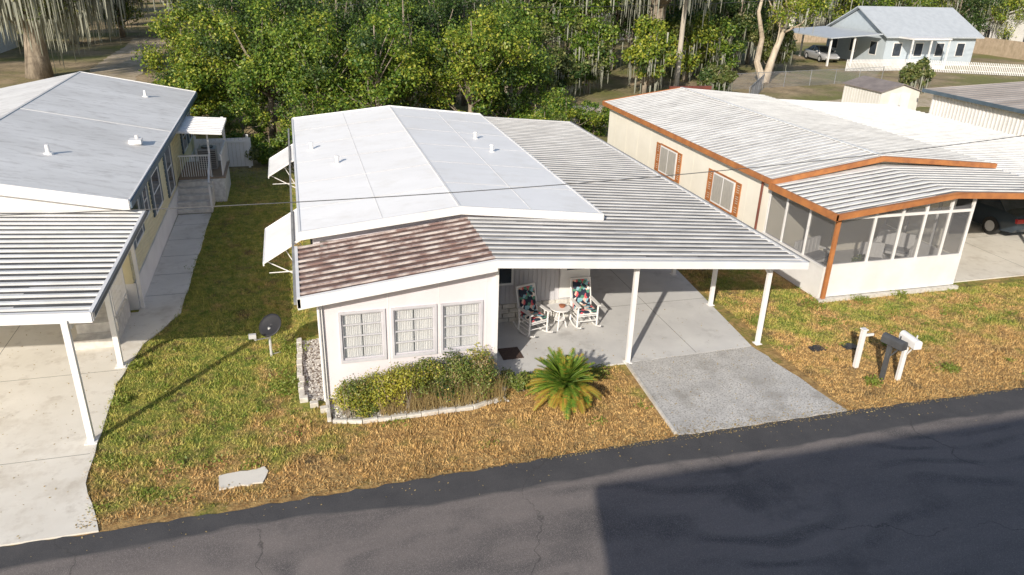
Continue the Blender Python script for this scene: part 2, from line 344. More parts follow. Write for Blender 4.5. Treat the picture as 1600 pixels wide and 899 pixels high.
mb.box(-.16,-.103,16.75,30.08,2.72,2.885); mb.box(7.253,7.30,16.75,30.08,2.72,2.885)
mb.build('roof_fascia',WHITE,H1)
mb=MB()
for x,y,z in ((.41,24.7,2.92),(1.08,22.5,2.99),(5.9,25.1,3.01),(6.0,23.2,3.0)):
    mb.tube([(x,y,z-.02),(x,y,z+.02),(x,y,z+.03),(x,y,z+.22)],[.13,.11,.055,.05],12); mb.tube([(x,y,z+.2),(x,y,z+.24)],[.075,.06],12)
mb.build('roof_vents',WHITE,H1)
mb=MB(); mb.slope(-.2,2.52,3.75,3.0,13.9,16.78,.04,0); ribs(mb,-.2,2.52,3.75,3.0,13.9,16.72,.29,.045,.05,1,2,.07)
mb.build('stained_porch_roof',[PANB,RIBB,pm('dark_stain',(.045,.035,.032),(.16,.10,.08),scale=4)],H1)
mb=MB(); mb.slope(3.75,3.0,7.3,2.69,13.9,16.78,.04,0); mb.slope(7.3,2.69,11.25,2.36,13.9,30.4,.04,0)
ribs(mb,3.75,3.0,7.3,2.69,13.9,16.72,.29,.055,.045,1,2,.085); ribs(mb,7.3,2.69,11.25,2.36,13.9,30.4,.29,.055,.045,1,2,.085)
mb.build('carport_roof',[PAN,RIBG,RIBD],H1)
mb=MB()
mb.slope(-.26,2.56,3.75,3.05,13.80,13.897,.24); mb.slope(3.75,3.05,11.3,2.41,13.80,13.897,.17)
mb.box(-.27,-.203,13.8,16.8,2.36,2.55); mb.box(11.253,11.31,13.85,30.4,2.24,2.40)
mb.slope(7.4,2.64,11.0,2.30,14.15,14.28,.16); mb.slope(3.87,2.93,7.4,2.64,14.15,14.28,.16)
mb.box(10.66,10.78,14.3,30.2,2.16,2.29)
mb.slope(7.3,2.73,11.3,2.41,30.403,30.47,.15)
mb.build('eave_beams',WHITE,H1)
mb=MB(); mb.box(-.33,-.275,13.8,30.1,2.44,2.5); mb.box(11.313,11.35,13.85,30.45,2.33,2.42); mb.build('gutters',pm('grey_gutter',(.2,.2,.2),(.3,.3,.3)),H1)
mb=MB()
for x,y,z in ((7.1,14.22,2.5),(10.72,14.4,2.16),(10.72,16.75,2.16),(10.72,19.0,2.16),(10.72,21.6,2.16),(10.72,24.3,2.16),(10.72,27,2.16),(10.72,29.6,2.16)):
    mb.box(x-.05,x+.05,y-.05,y+.05,.0,z); mb.box(x-.09,x+.09,y-.09,y+.09,.03,.05)
mb.tube([(10.65,14.35,1.95),(10.45,14.3,2.2)],.02,6)
mb.build('carport_posts',WHITE,H1,bevel=.006)
wins=[(.55,1.40),(1.62,2.48),(2.66,3.48)]; zb,zt=.92,1.98
zr=lambda x: 2.48+ (x+.2)*(.48/3.95)
mb=MB(); y0,y1=14.16,14.26
mb.box(.18,3.80,y0,y1,0,zb)
xs=[.18]+[v for w_ in wins for v in w_]+[3.80]
for i in range(0,len(xs),2): mb.box(xs[i],xs[i+1],y0,y1,zb,zt)
mb.prism([(.18,zt),(3.80,zt),(3.80,zr(3.75)-.04),(.18,zr(.18)-.04)],y0,y1)
mb.box(.18,.28,y1,17.0,0,2.45); mb.box(3.70,3.80,y1,17.0,0,2.85)
mb.build('porch_room_walls',WALLW,H1)
mb=MB()
for x in (.22,1.51,2.57,3.6): mb.box(x,x+.012,y0-.005,y0-.001,.11,zr(x)-.06)
mb.box(.2,3.78,y0-.012,y0-.002,.0,.10)
mb.tube([(.12,14.08,2.4),(.12,14.08,.05)],.03,8)
mb.box(.10,.19,14.10,14.159,0,2.38); mb.box(3.79,3.86,14.10,14.158,0,2.82)
mb.build('wall_battens_and_corner_trim',WHITE,H1)
mb=MB(); mc=MB(); mgl=MB()
for a,b_ in wins:
    mb.box(a-.05,b_+.05,y0-.03,y0-.003,zb-.07,zb); mb.box(a-.05,b_+.05,y0-.03,y0-.003,zt,zt+.05)
    mb.box(a-.05,a,y0-.03,y0-.003,zb,zt); mb.box(b_,b_+.05,y0-.03,y0-.003,zb,zt)
    for z in (zb+.005,zb+.26,zb+.52,zb+.78,zt-.035): mb.box(a+.002,b_-.002,y0+.01,y0+.04,z,z+.024)
    mb.box(a+.002,a+.035,y0+.008,y0+.042,zb+.002,zt-.002); mb.box(b_-.035,b_-.002,y0+.008,y0+.042,zb+.002,zt-.002)
    mgl.box(a+.03,b_-.03,y0+.022,y0+.026,zb+.02,zt-.02)
    md=(a+b_)/2
    wavy(mc,a-.02,md-.012,14.235,zb+.01,zt-.01,.005,80); wavy(mc,md+.012,b_+.02,14.235,zb+.01,zt-.01,.005,80)
mb.build('window_frames',pm('aluminium_frame',(.60,.59,.62),(.50,.49,.52),rough=.35),H1); mc.build('curtains',CURT,H1); mgl.build('window_panes',GLASS,H1)
mb=MB(); mb.box(.3,3.68,16.5,16.9,0,2.6); mb.box(.3,3.68,14.4,16.49,.0,.04); mb.build('room_interior',pm('interior',(.25,.24,.22)),H1)
mb=MB(); mb.prism([(3.82,.55),(7.06,.55),(7.06,2.6),(3.82,2.85)],16.92,16.998)
for i in range(27): mb.box(3.85+i*.12,3.866+i*.12,16.905,16.919,.56,2.6)
mb.build('porch_back_wall',GREYS,H1)
mb=MB()
for r_ in range(4):
    for i in range(9):
        o=(r_%2)*.18; x=3.84+i*.36+o
        mb.box(x,min(x+.34,7.08),16.88,16.995,.04+r_*.13,.16+r_*.13)
mb.build('porch_base_bricks',BRICK,H1,bevel=.008)
mb=MB(); mb.box(6.25,7.07,16.84,16.90,.62,2.5); mb.box(4.2,5.0,16.87,16.904,1.1,2.05)
mb.build('porch_door_and_window_trim',WHITE,H1)
mb=MB(); mb.box(4.26,4.94,16.86,16.869,1.16,1.99); mb.box(6.42,6.9,16.83,16.839,1.4,2.3); mb.build('porch_window_glass',GLASSD,H1)
mb=MB(); mb.box(3.82,4.18,15.2,16.0,.03,.28); mb.build('entry_step',STONE,H1,bevel=.01)
mb=MB(); mb.box(3.803,3.84,15.15,16.05,.3,2.35); mb.build('entry_door',WHITE,H1)
mb=MB(); mb.box(4.25,4.75,14.95,15.5,.04,.055); mb.build('door_mat',pm('mat_brown',(.12,.08,.06),(.06,.04,.04),scale=20))
for i,(a,b_) in enumerate(((17.25,19.7),(25.0,27.3))):
    A=E('window_awning')
    mb=MB(); mb.slope(-1.0,2.02,.02,2.62,a,b_,.02)
    mb.box(-1.02,-.99,a,b_,1.94,2.03)
    for e in (a,b_-.02): mb.slope(-1.0,2.05,.0,2.65,e-.012,e+.012,.06)
    mb.build('panel',WHITE,A)
    mb=MB()
    for e in (a+.15,b_-.15): mb.tube([(-.95,e,2.0),(.14,e,1.35)],.014,6); mb.tube([(-.5,e,2.28),(.14,e,1.0)],.012,6)
    mb.tube([(-.9,a+.1,1.72),(.1,a+.1,1.72)],.012,6)
    mb.build('arms',WHITE,A)
    mb=MB(); mb.box(.10,.147,a+.3,b_-.3,1.0,2.0); mb.build('window',GLASSD,A)
# ================================================================ LEFT HOUSE
H2=E('mobile_home')
mb=MB(); mb.prism([(-12.6,.75),(-4.37,.75),(-4.37,3.0),(-8.45,3.8),(-12.6,3.0)],19.7,35.3)
mb.build('body_walls',YEL,H2)
mb=MB(); mb.prism([(-12.6,2.4),(-4.36,2.4),(-4.36,3.0),(-8.45,3.8),(-12.6,3.0)],19.66,19.697); mb.build('gable_front',WHITE,H2)
mb=MB()
for i in range(16):
    z=.82+i*.14; mb.slope(-4.371,z+.02,-4.345,z,19.7,35.3,.012)
mb.build('siding_laps',YEL,H2)
mb=MB(); mb.box(-12.55,-4.33,19.72,35.28,0,.748)
mb.build('skirting',WHITE,H2)
mb=MB(); mb.slope(-12.75,3.02,-8.45,3.92,19.45,35.6,.1); mb.slope(-8.45,3.92,-4.1,3.05,19.45,35.6,.1)
mb.build('main_roof',ROOFG,H2)
mb=MB(); mb.slope(-8.45,3.95,-4.08,3.08,19.38,19.447,.28); mb.slope(-12.75,3.05,-8.45,3.95,19.38,19.447,.28); mb.slope(-8.45,3.94,-4.08,3.07,35.603,35.65,.2)
mb.box(-4.097,-4.06,19.4,35.62,2.9,3.06); mb.build('fascia',WHITE,H2)
mb=MB(); mb.box(-4.057,-4.02,19.4,35.62,2.86,3.02); mb.build('eave_gutter',BLUEG,H2)
mb=MB(); mb.slope(-8.45,3.932,-4.1,3.062,27.4,27.44,.02); mb.box(-8.49,-8.41,19.45,35.6,3.905,3.93); mb.build('roof_cap',pm('roof_cap_grey',(.62,.61,.59)),H2)
mb=MB()
for x,y,z in ((-6.5,22.6,3.53),(-4.75,25.2,3.18),(-5.6,32.7,3.35)):
    mb.tube([(x,y,z-.02),(x,y,z+.03),(x,y,z+.04),(x,y,z+.25)],[.14,.12,.06,.05],12)
mb.box(-4.95,-4.6,24.9,25.3,3.2,3.33); mb.build('roof_vents',WHITE,H2)
mw=MB(); mf=MB(); ms=MB()
for (a,b_,z0,z1) in ((20.6,21.6,1.5,2.5),(24.0,25.2,1.3,2.4),(27.0,28.0,1.0,2.6),(22.4,22.9,1.7,2.5),(31.6,32.6,1.4,2.4),(33.5,34.3,1.4,2.4)):
    mw.box(-4.36,-4.325,a,b_,z0,z1)
    mf.box(-4.36,-4.31,a-.06,a,z0-.06,z1+.06); mf.box(-4.36,-4.31,b_,b_+.06,z0-.06,z1+.06); mf.box(-4.36,-4.31,a,b_,z1,z1+.06); mf.box(-4.36,-4.31,a,b_,z0-.06,z0); mf.box(-4.36,-4.315,a,b_,(z0+z1)/2-.02,(z0+z1)/2+.02)
    ms.box(-4.358,-4.32,a-.34,a-.08,z0-.05,z1+.05); ms.box(-4.358,-4.32,b_+.08,b_+.34,z0-.05,z1+.05)
mw.build('windows',GLASSD,H2); mf.build('window_frames',WHITE,H2); ms.build('shutters',BLUEG,H2)
mb=MB(); mb.box(-4.3,-4.22,19.72,19.8,.03,2.9); mb.build('downspout',WHITE,H2)
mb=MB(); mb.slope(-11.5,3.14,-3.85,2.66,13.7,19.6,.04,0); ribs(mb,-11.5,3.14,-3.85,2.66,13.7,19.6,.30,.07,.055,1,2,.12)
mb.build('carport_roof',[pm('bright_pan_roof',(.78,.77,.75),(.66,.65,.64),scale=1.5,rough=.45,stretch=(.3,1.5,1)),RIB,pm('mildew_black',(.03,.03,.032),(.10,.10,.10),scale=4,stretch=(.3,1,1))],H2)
mb=MB(); mb.slope(-11.5,3.19,-3.80,2.72,13.6,13.697,.2); mb.box(-3.847,-3.78,13.62,19.6,2.54,2.72)
mb.box(-4.35,-4.2,13.75,19.6,2.36,2.50)
for x,y in ((-4.25,13.62),(-4.25,16.6),(-10.5,13.9)): mb.box(x-.055,x+.055,y-.055,y+.055,.0,2.6); mb.box(x-.11,x+.11,y-.11,y+.11,.03,.05)
mb.build('carport_beams_posts',WHITE,H2)
mb=MB(); mb.box(-3.775,-3.74,13.62,19.6,2.62,2.71); mb.build('carport_gutter',pm('dark_gutter',(.12,.12,.12)),H2)
mb=MB()
for r_ in range(4):
    for i in range(18):
        x=-12+i*.42+(r_%2)*.2
        if x<-5.0: mb.box(x,x+.4,19.45,19.65,.04+r_*.15,.18+r_*.15)
mb.build('front_base_blocks',BRICK,H2,bevel=.008)
mb=MB(); mb.box(-5.4,-4.5,18.0,19.4,.03,.5); mb.box(-5.4,-4.5,17.6,17.99,.03,.26); mb.build('front_stoop',BRICK,H2)
mb=MB()
for y in (17.95,19.35): mb.box(-4.55,-4.5,y,y+.05,.5,1.4)
mb.box(-4.55,-4.5,17.95,19.4,1.36,1.41); mb.box(-4.55,-4.5,17.95,19.4,.62,.65)
for i in range(11): mb.box(-4.535,-4.515,18.05+i*.12,18.07+i*.12,.64,1.37)
mb.build('front_railing',WHITE,H2)
mb=MB()
for i in range(5): mb.box(-4.33,-3.15,27.75+i*.28,28.03+i*.28 if i<4 else 29.15,.03,.2+i*.17)
mb.build('side_steps',BRICK,H2,bevel=.01)
mb=MB(); mb.box(-4.33,-2.75,29.15,31.6,0,.9); mb.build('side_deck_skirt',pm('lattice_white',(.7,.7,.68),(.5,.5,.5),scale=8),H2)
mb=MB(); mb.box(-4.33,-2.7,29.14,31.65,.902,.96); mb.build('side_deck',pm('deck_wood',(.35,.27,.2),(.25,.19,.14),stretch=(1,6,1)),H2)
mb=MB()
for i in range(14): mb.box(-4.2+i*.08,-4.18+i*.08,29.2,29.22,1.0,1.75)
mb.box(-4.25,-3.15,29.19,29.23,1.75,1.80)
for i in range(28): mb.box(-2.8,-2.78,29.2+i*.085,29.22+i*.085,1.0,1.75)
mb.box(-2.82,-2.76,29.2,31.6,1.75,1.80)
for y in (27.85,29.2): mb.box(-3.2,-3.14,y,y+.06,.03,1.1 if y<28 else 2.72)
mb.add([(-3.2,27.85,1.06),(-3.14,27.85,1.06),(-3.14,29.2,1.8),(-3.2,29.2,1.8),(-3.2,27.85,1.12),(-3.14,27.85,1.12),(-3.14,29.2,1.86),(-3.2,29.2,1.86)],[(0,3,2,1),(4,5,6,7),(0,1,5,4),(1,2,6,5),(2,3,7,6),(3,0,4,7)])
mb.box(-2.84,-2.74,31.5,31.6,.96,2.72)
mb.build('side_railing_posts',WHITE,H2)
mb=MB(); mb.slope(-4.36,2.83,-2.6,2.72,28.6,31.3,.08); ribs(mb,-4.36,2.83,-2.6,2.72,28.6,31.3,.3,.04,.03,0); mb.build('side_canopy',WHITE,H2)
AC=E('air_conditioner'); mb=MB(); mb.box(-3.7,-3.05,30.3,30.95,.96,1.75); mb.build('casing',GREYM,AC,bevel=.02)
mb=MB()
for i in range(9): mb.box(-3.68,-3.07,30.285,30.299,1.04+i*.075,1.07+i*.075)
mb.tube([(-3.37,30.62,1.752),(-3.37,30.62,1.80)],.22,16); mb.build('grille',BLACKM,AC)
A=E('vinyl_fence'); mb=MB()
for i in range(14): mb.box(-4.2+i*.16,-4.05+i*.16,34.2,34.23,.05,1.3)
for i in (0,1): mb.box(-4.25+i*2.1,-4.15+i*2.1,34.14,34.19,0,1.45)
mb.box(-4.2,-2.0,34.17,34.195,1.1,1.2); mb.build('panels',WHITE,A)
# ================================================================ RIGHT HOUSE
H3=E('mobile_home')
mb=MB(); mb.prism([(14.05,.0),(21.4,.0),(21.4,2.75),(17.75,3.2),(14.05,2.68)],19.6,32.6); mb.build('body_walls',CREAM,H3)
mb=MB(); mb.box(14.02,14.045,19.7,32.6,0,.55)
for y in np.arange(20.8,32.5,1.22): mb.box(14.046,14.049,y,y+.02,.56,2.65)
mb.build('wall_battens',CREAM,H3)
mb=MB(); mb.slope(13.85,2.78,17.75,3.36,19.3,32.9,.06,0); mb.slope(17.75,3.36,22.3,2.95,19.3,32.9,.06,0)
ribs(mb,13.85,2.78,17.75,3.36,19.3,32.9,.29,.045,.03,1,2,.055); ribs(mb,17.75,3.36,22.3,2.95,19.3,32.9,.29,.045,.03,1,2,.055)
mb.slope(22.3,2.80,30.0,2.35,16.0,32.9,.05,0); ribs(mb,22.3,2.8,30,2.35,16.0,32.9,.3,.045,.04,1)
mb.build('main_roof',[PANR,RIB,pm('grey_mildew',(.30,.29,.28),(.58,.57,.55),scale=2,stretch=(.3,1,1))],H3)
mb=MB(); mb.slope(13.8,2.80,17.75,3.38,19.2,19.297,.16); mb.slope(17.75,3.38,22.33,2.97,19.2,19.297,.16)
mb.box(13.79,13.847,19.25,32.95,2.62,2.80)
mb.slope(13.75,2.68,17.7,3.11,16.1,16.187,.17); mb.slope(17.7,3.11,22.3,2.83,16.1,16.187,.17); mb.box(13.76,13.827,16.1,19.3,2.50,2.70)
mb.slope(13.8,2.82,17.75,3.40,32.903,32.95,.16)
mb.box(14.0,14.12,16.3,16.372,0.1,2.56)
mb.build('roof_trim',ORANGE,H3)
mb=MB(); mb.slope(22.303,2.82,30,2.36,15.92,15.997,.15); mb.build('carport_fascia',WHITE,H3)
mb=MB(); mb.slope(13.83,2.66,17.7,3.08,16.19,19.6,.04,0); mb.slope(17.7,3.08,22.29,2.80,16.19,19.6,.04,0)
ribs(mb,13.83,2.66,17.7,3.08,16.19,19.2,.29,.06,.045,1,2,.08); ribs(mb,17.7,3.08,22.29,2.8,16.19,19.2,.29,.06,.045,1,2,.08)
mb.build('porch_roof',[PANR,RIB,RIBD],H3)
mb=MB(); mb.box(17.68,17.82,19.3,32.9,3.375,3.40); mb.build('ridge_cap',RIB,H3)
PX=18.7
mb=MB()
mb.box(14.03,14.11,16.5,19.6,.0,.95); mb.box(14.125,PX,16.38,16.46,.12,1.06); mb.box(PX-.08,PX,16.465,19.6,0,.95)
mb.box(14.0,14.14,16.48,19.6,.95,1.0)
for x in (15.3,16.2,17.0,17.85,PX-.075): mb.box(x,x+.07,16.385,16.455,1.06,2.50+min(x-13.8,3.9)*.1)
for y in (17.5,18.6,19.5): mb.box(14.035,14.105,y,y+.06,1.0,2.6)
for y in (17.5,18.6,19.5): mb.box(PX-.075,PX-.005,y,y+.06,.95,2.9)
mb.box(14.125,PX,16.377,16.463,1.065,1.11)
mb.box(14.125,PX,16.39,16.45,2.42,2.5)
mb.build('screened_porch_frame',WHITE,H3)
mb=MB(); mb.box(13.9,PX+.1,16.26,16.375,.0,.10); mb.build('porch_footing',STONE,H3)
mb=MB(); mb.box(14.125,PX-.08,16.415,16.42,1.06,2.6); mb.box(14.068,14.072,16.5,19.5,1.0,2.55); mb.box(PX-.042,PX-.038,16.5,19.5,1.0,2.8); mb.build('porch_screens',SCREEN,H3)
mb=MB(); mb.box(14.115,PX-.085,16.5,19.55,.0,.15); mb.build('porch_floor',CONCP,H3)
mb=MB()
for (a,b_) in ((21.5,22.9),(25.7,27.1)):
    for e in (a-.38,b_+.04):
        mb.box(14.0,14.034,e,e+.05,.98,2.12); mb.box(14.0,14.034,e+.27,e+.32,.98,2.12)
        for k in range(4): mb.box(14.0,14.033,e+.05,e+.27,.98+k*.363,1.03+k*.363)
        for k in range(14): mb.box(14.012,14.03,e+.05,e+.27,1.05+k*.076,1.09+k*.076)
    mb.box(14.0,14.033,a-.02,b_+.02,2.08,2.14); mb.box(14.0,14.033,a-.02,b_+.02,.96,1.02)
mb.build('shutters',ORANGE,H3)
mw=MB(); mv=MB()
for (a,b_) in ((21.5,22.9),(25.7,27.1)):
    mv.box(14.005,14.04,a,b_,1.02,2.08)
    mw.box(13.998,14.003,a+.06,a+.68,1.08,2.02); mw.box(13.998,14.003,a+.74,b_-.06,1.08,2.02)
mv.build('window_units',WHITE,H3)
mw.build('window_glass',pm('curtained_glass',(.50,.47,.42),(.38,.36,.33),scale=3,rough=.15,stretch=(1,6,1)),H3)
mb=MB(); mb.tube([(13.96,19.9,2.6),(13.96,19.9,.3)],.04,8); mb.build('downspout',BROWN,H3)
mb=MB()
for x in (22.4,29.8):
    for y in (16.3,20.5,25): mb.box(x-.05,x+.05,y-.05,y+.05,.02,2.75 if x<25 else 2.35)
mb.build('carport_posts',WHITE,H3)
mb=MB(); mb.box(17.2,19.4,32.96,33.1,3.25,3.42); mb.build('roof_rear_trim',BROWN,H3)
def wicker(x,y,rot,w=.7):
    A=E('patio_chair',(x,y,.15),rot); mb=MB()
    mb.box(-w/2,w/2,-.3,.3,.36,.44); mb.box(-w/2,w/2,.26,.33,.44,.95)
    for s_ in (-1,1):
        mb.box(s_*w/2-.03,s_*w/2+.03,-.3,.25,.58,.63)
        for yy in (-.28,.26): mb.tube([(s_*w/2,yy,0),(s_*w/2,yy,.6)],.025,6)
    for i in range(6): mb.box(-w/2+.05+i*(w-.1)/6,-w/2+.08+i*(w-.1)/6,.235,.258,.46,.93)
    mb.build('frame',WHITE,A,bevel=.012)
    mb=MB(); mb.box(-w/2+.05,w/2-.05,-.27,.2,.445,.52); mb.build('cushion',pm('seat_cushion',(.25,.25,.27),(.4,.4,.4),scale=9),A,bevel=.03)
wicker(15.0,18.2,.3,1.2); wicker(16.6,17.5,-.4); wicker(18.0,18.3,-.9,1.1)
A=E('potted_plant',(15.9,17.2,.15)); mb=MB(); mb.tube([(0,0,0),(0,0,.3)],[.13,.17],12); mb.build('pot',pm('clay_pot',(.4,.2,.12)),A)
k=500; d_=R.normal(size=(k,3)); d_/=np.linalg.norm(d_,axis=1)[:,None]; quads('leaves',leafquads(d_*.28*R.random((k,1))**.4+[0,0,.55],.1),LG,A)
# ---------------------------------------------------------------- rocking chairs
def floral():
    m,nt,b=newmat('floral_cushion_fabric')
    v=nt.nodes.new('ShaderNodeTexVoronoi'); v.inputs['Scale'].default_value=13; lk(nt,coords(nt),v.inputs['Vector'])
    cr=nt.nodes.new('ShaderNodeValToRGB'); cr.color_ramp.interpolation='CONSTANT'
    el=cr.color_ramp.elements; el[0].color=(.02,.03,.05,1); el[1].position=.28; el[1].color=(.10,.26,.18,1)
    for p,c in ((.40,(.62,.10,.12,1)),(.52,(.85,.77,.70,1)),(.68,(.03,.04,.07,1)),(.76,(.25,.45,.52,1)),(.88,(.80,.50,.40,1))):
        e=el.new(p); e.color=c
    sx=nt.nodes.new('ShaderNodeSeparateColor'); lk(nt,v.outputs['Color'],sx.inputs[0]); lk(nt,sx.outputs[0],cr.inputs[0])
    lk(nt,cr.outputs[0],b.inputs['Base Color']); b.inputs['Roughness'].default_value=.9; return m
FL=floral()
def rocker(x,y,rot):
    A=E('rocking_chair',(x,y,.038),rot); mb=MB()
    for s_ in (-.27,.27):
        pts=[(s_,-.48+.96*t/12,.024+.13*((t/12-.5)*2)**2) for t in range(13)]
        mb.tube(pts,.024,6)
        mb.tube([(s_,-.24,.05),(s_,-.26,.64)],.024,8)
        mb.tube([(s_,.24,.05),(s_,.22,.42),(s_,.40,1.16)],[.024,.024,.02],8)
        mb.box(s_-.045,s_+.045,-.33,.28,.64,.665)
        for z in (.2,.32): mb.tube([(s_,-.25,z),(s_,.23,z)],.013,6)
    for z in (.22,.36): mb.tube([(-.27,-.25,z),(.27,-.25,z)],.013,6)
    mb.tube([(-.27,.235,.25),(.27,.235,.25)],.013,6)
    mb.box(-.28,.28,-.27,.25,.40,.43)
    mb.box(-.27,.27,.37,.41,1.08,1.17); mb.box(-.26,.26,.24,.27,.52,.58)
    for i in range(7):
        u=-.2+i*.0667; mb.tube([(u,.25,.55),(u,.39,1.1)],.012,6)
    mb.build('frame',WHITE,A)
    mb=MB(); mb.box(-.24,.24,-.26,.2,.432,.50)
    mb.add([(-.23,.17,.50),(.23,.17,.50),(.23,.34,1.14),(-.23,.34,1.14),(-.23,.235,.49),(.23,.235,.49),(.23,.385,1.12),(-.23,.385,1.12)],[(0,1,2,3),(7,6,5,4),(0,4,5,1),(2,6,7,3),(1,5,6,2),(0,3,7,4)])
    mb.build('cushion',FL,A,bevel=.02)
rocker(5.35,16.2,.3); rocker(6.78,16.35,.02)
A=E('side_table',(6.1,16.3,.038)); mb=MB()
mb.tube([(0,0,.55),(0,0,.58)],.26,20)
for a in range(3):
    t=a*2.1; mb.tube([(.05*math.cos(t),.05*math.sin(t),.55),(.2*math.cos(t),.2*math.sin(t),0)],.018,6)
mb.tube([(.0,0,.25),(0,0,.27)],.14,14)
mb.build('table',WHITE,A); mb=MB(); mb.tube([(.05,0,.581),(.05,0,.64),(.05,0,.65)],[.06,.09,.05],12); mb.build('terracotta_bowl',pm('terracotta',(.4,.16,.08),(.3,.1,.06)),A)
A=E('side_table',(5.9,16.65,.038)); mb=MB(); mb.box(-.16,.16,-.16,.16,.42,.45)
for a in (-.14,.14):
    for c_ in (-.14,.14): mb.tube([(a,c_,0),(a,c_,.42)],.015,6)
mb.build('table',WHITE,A)
# ---------------------------------------------------------------- planter
P_=E('planter_border'); mb=MB()
path=jit_edge([(.22,13.28),(.8,13.12),(2,13.1),(3.1,13.12),(3.75,13.35),(4.05,13.9),(3.98,14.1)],.012,.3)
for (a,b_) in zip(path[:-1],path[1:]):
    dxy=Vector((b_[0]-a[0],b_[1]-a[1],0)); dxy.normalize(); nn=Vector((-dxy.y,dxy.x,0))*.04
    a3=Vector((*a,0))+dxy*.004; b3=Vector((*b_,0))-dxy*.004; h=.09+random.uniform(-.012,.012)
    vs=[a3-nn,b3-nn,b3+nn,a3+nn]; mb.add([(*v.xy,0) for v in vs]+[(*v.xy,h) for v in vs],[(0,3,2,1),(4,5,6,7),(0,1,5,4),(1,2,6,5),(2,3,7,6),(3,0,4,7)])
for i in range(10):
    y=14.3+i*.27; u=random.uniform(-.02,.02); mb.box(-.42+u,-.30+u,y,y+.24,0,.12+random.uniform(-.02,.02))
for i in range(3): mb.box(-.40+i*.2,-.23+i*.2,14.15-i*.25,14.28-i*.25,0,.12)
mb.box(.12,.2,13.3,14.05,0,.11)
mb.build('border_stones',STONE,P_,bevel=.012)
mb=MB(); mb.slab([(.2,13.25),(.8,13.16),(3.1,13.16),(3.72,13.38),(3.98,13.9),(3.78,14.14),(.2,14.14)],-.02,.03); mb.slab([(-.3,14.3),(.17,14.1),(.17,17),(-.3,17)],-.02,.025)
mb.build('pebble_bed',PEBB,P_)
n=2600; px=R.uniform(.25,3.9,n); py=R.uniform(13.2,13.75,n); px[:500]=R.uniform(-.3,.15,500); py[:500]=R.uniform(14.2,17,500)
C=np.stack([px,py,np.full(n,.035)],1); quads('pebbles',leafquads(C,.05,np.tile([0,0,3.],(n,1)),.9),STONE,P_)
def bush(name,cl,n,size,mats,stems=True,spread=1.18):
    A=E(name); pts=[];mi=[];NN=[]
    tot=sum(c[3]**2 for c in cl)
    for (x,y,z,r_,mm_) in cl:
        k=int(n*r_**2/tot); d_=R.normal(size=(k,3)); d_/=np.linalg.norm(d_,axis=1)[:,None]
        q=r_*(R.random(k)**.35)*R.uniform(.7,spread,k)
        p=np.array([x,y,z])+d_*q[:,None]*np.array([1,1,.9]); p[:,2]=np.abs(p[:,2]); p[:,1]=np.minimum(p[:,1],14.12)
        pts.append(p); NN.append(d_*.8+[0,0,.6]); mi+= [mm_ if random.random()<.8 else random.randrange(len(mats)) for _ in range(k)]
    quads('foliage',leafquads(np.concatenate(pts),size,np.concatenate(NN)),mats,A,mi)
    if stems:
        mb=MB()
        for (x,y,z,r_,_) in cl:
            for _ in range(4): mb.tube([(x+random.uniform(-.05,.05),y,0),(x+random.uniform(-r_,r_)*.8,y+random.uniform(-r_,r_)*.5,z+r_*.8)],[.012,.003],5)
        mb.build('stems',BARK,A)
    return A
cl=[]
for i in range(38):
    x=random.uniform(.45,2.15); y=13.64+random.uniform(-.34,.24); cl.append((x,y,random.uniform(.24,.72)+.13*math.sin(x*5),random.uniform(.16,.28),0 if random.random()<.75 else 1))
bush('shrub',cl,20000,.05,[LB,LG,STRAW],spread=1.45)
cl=[]
for i in range(38):
    x=random.uniform(2.05,3.55); y=13.7+random.uniform(-.3,.24); cl.append((x,y,random.uniform(.2,.82)+.1*math.sin(x*4+1),random.uniform(.14,.27),0 if random.random()<.65 else random.choice((1,2,3))))
bush('shrub',cl,19000,.05,[LG,LB,L3,STRAW],spread=1.5)
n=2400; X=R.uniform(1.2,3.8,n); Y=R.uniform(13.22,13.8,n); an=R.uniform(0,6.28,n); q=R.uniform(.02,.24,n); hh=R.uniform(.15,.72,n)
P=np.zeros((n,3,3)); P[:,0]=np.stack([X-.006,Y,np.zeros(n)],1);P[:,1]=np.stack([X+.006,Y,np.zeros(n)],1);P[:,2]=np.stack([X+np.cos(an)*q,Y+np.sin(an)*q,hh],1)
quads('ornamental_grass',P,STRAW)
cl=[(4.2+random.uniform(-.3,.4),13.7+random.uniform(-.2,.3),random.uniform(.08,.3),.19,0) for _ in range(12)]
bush('low_plant',cl,3800,.07,[LG,L1])
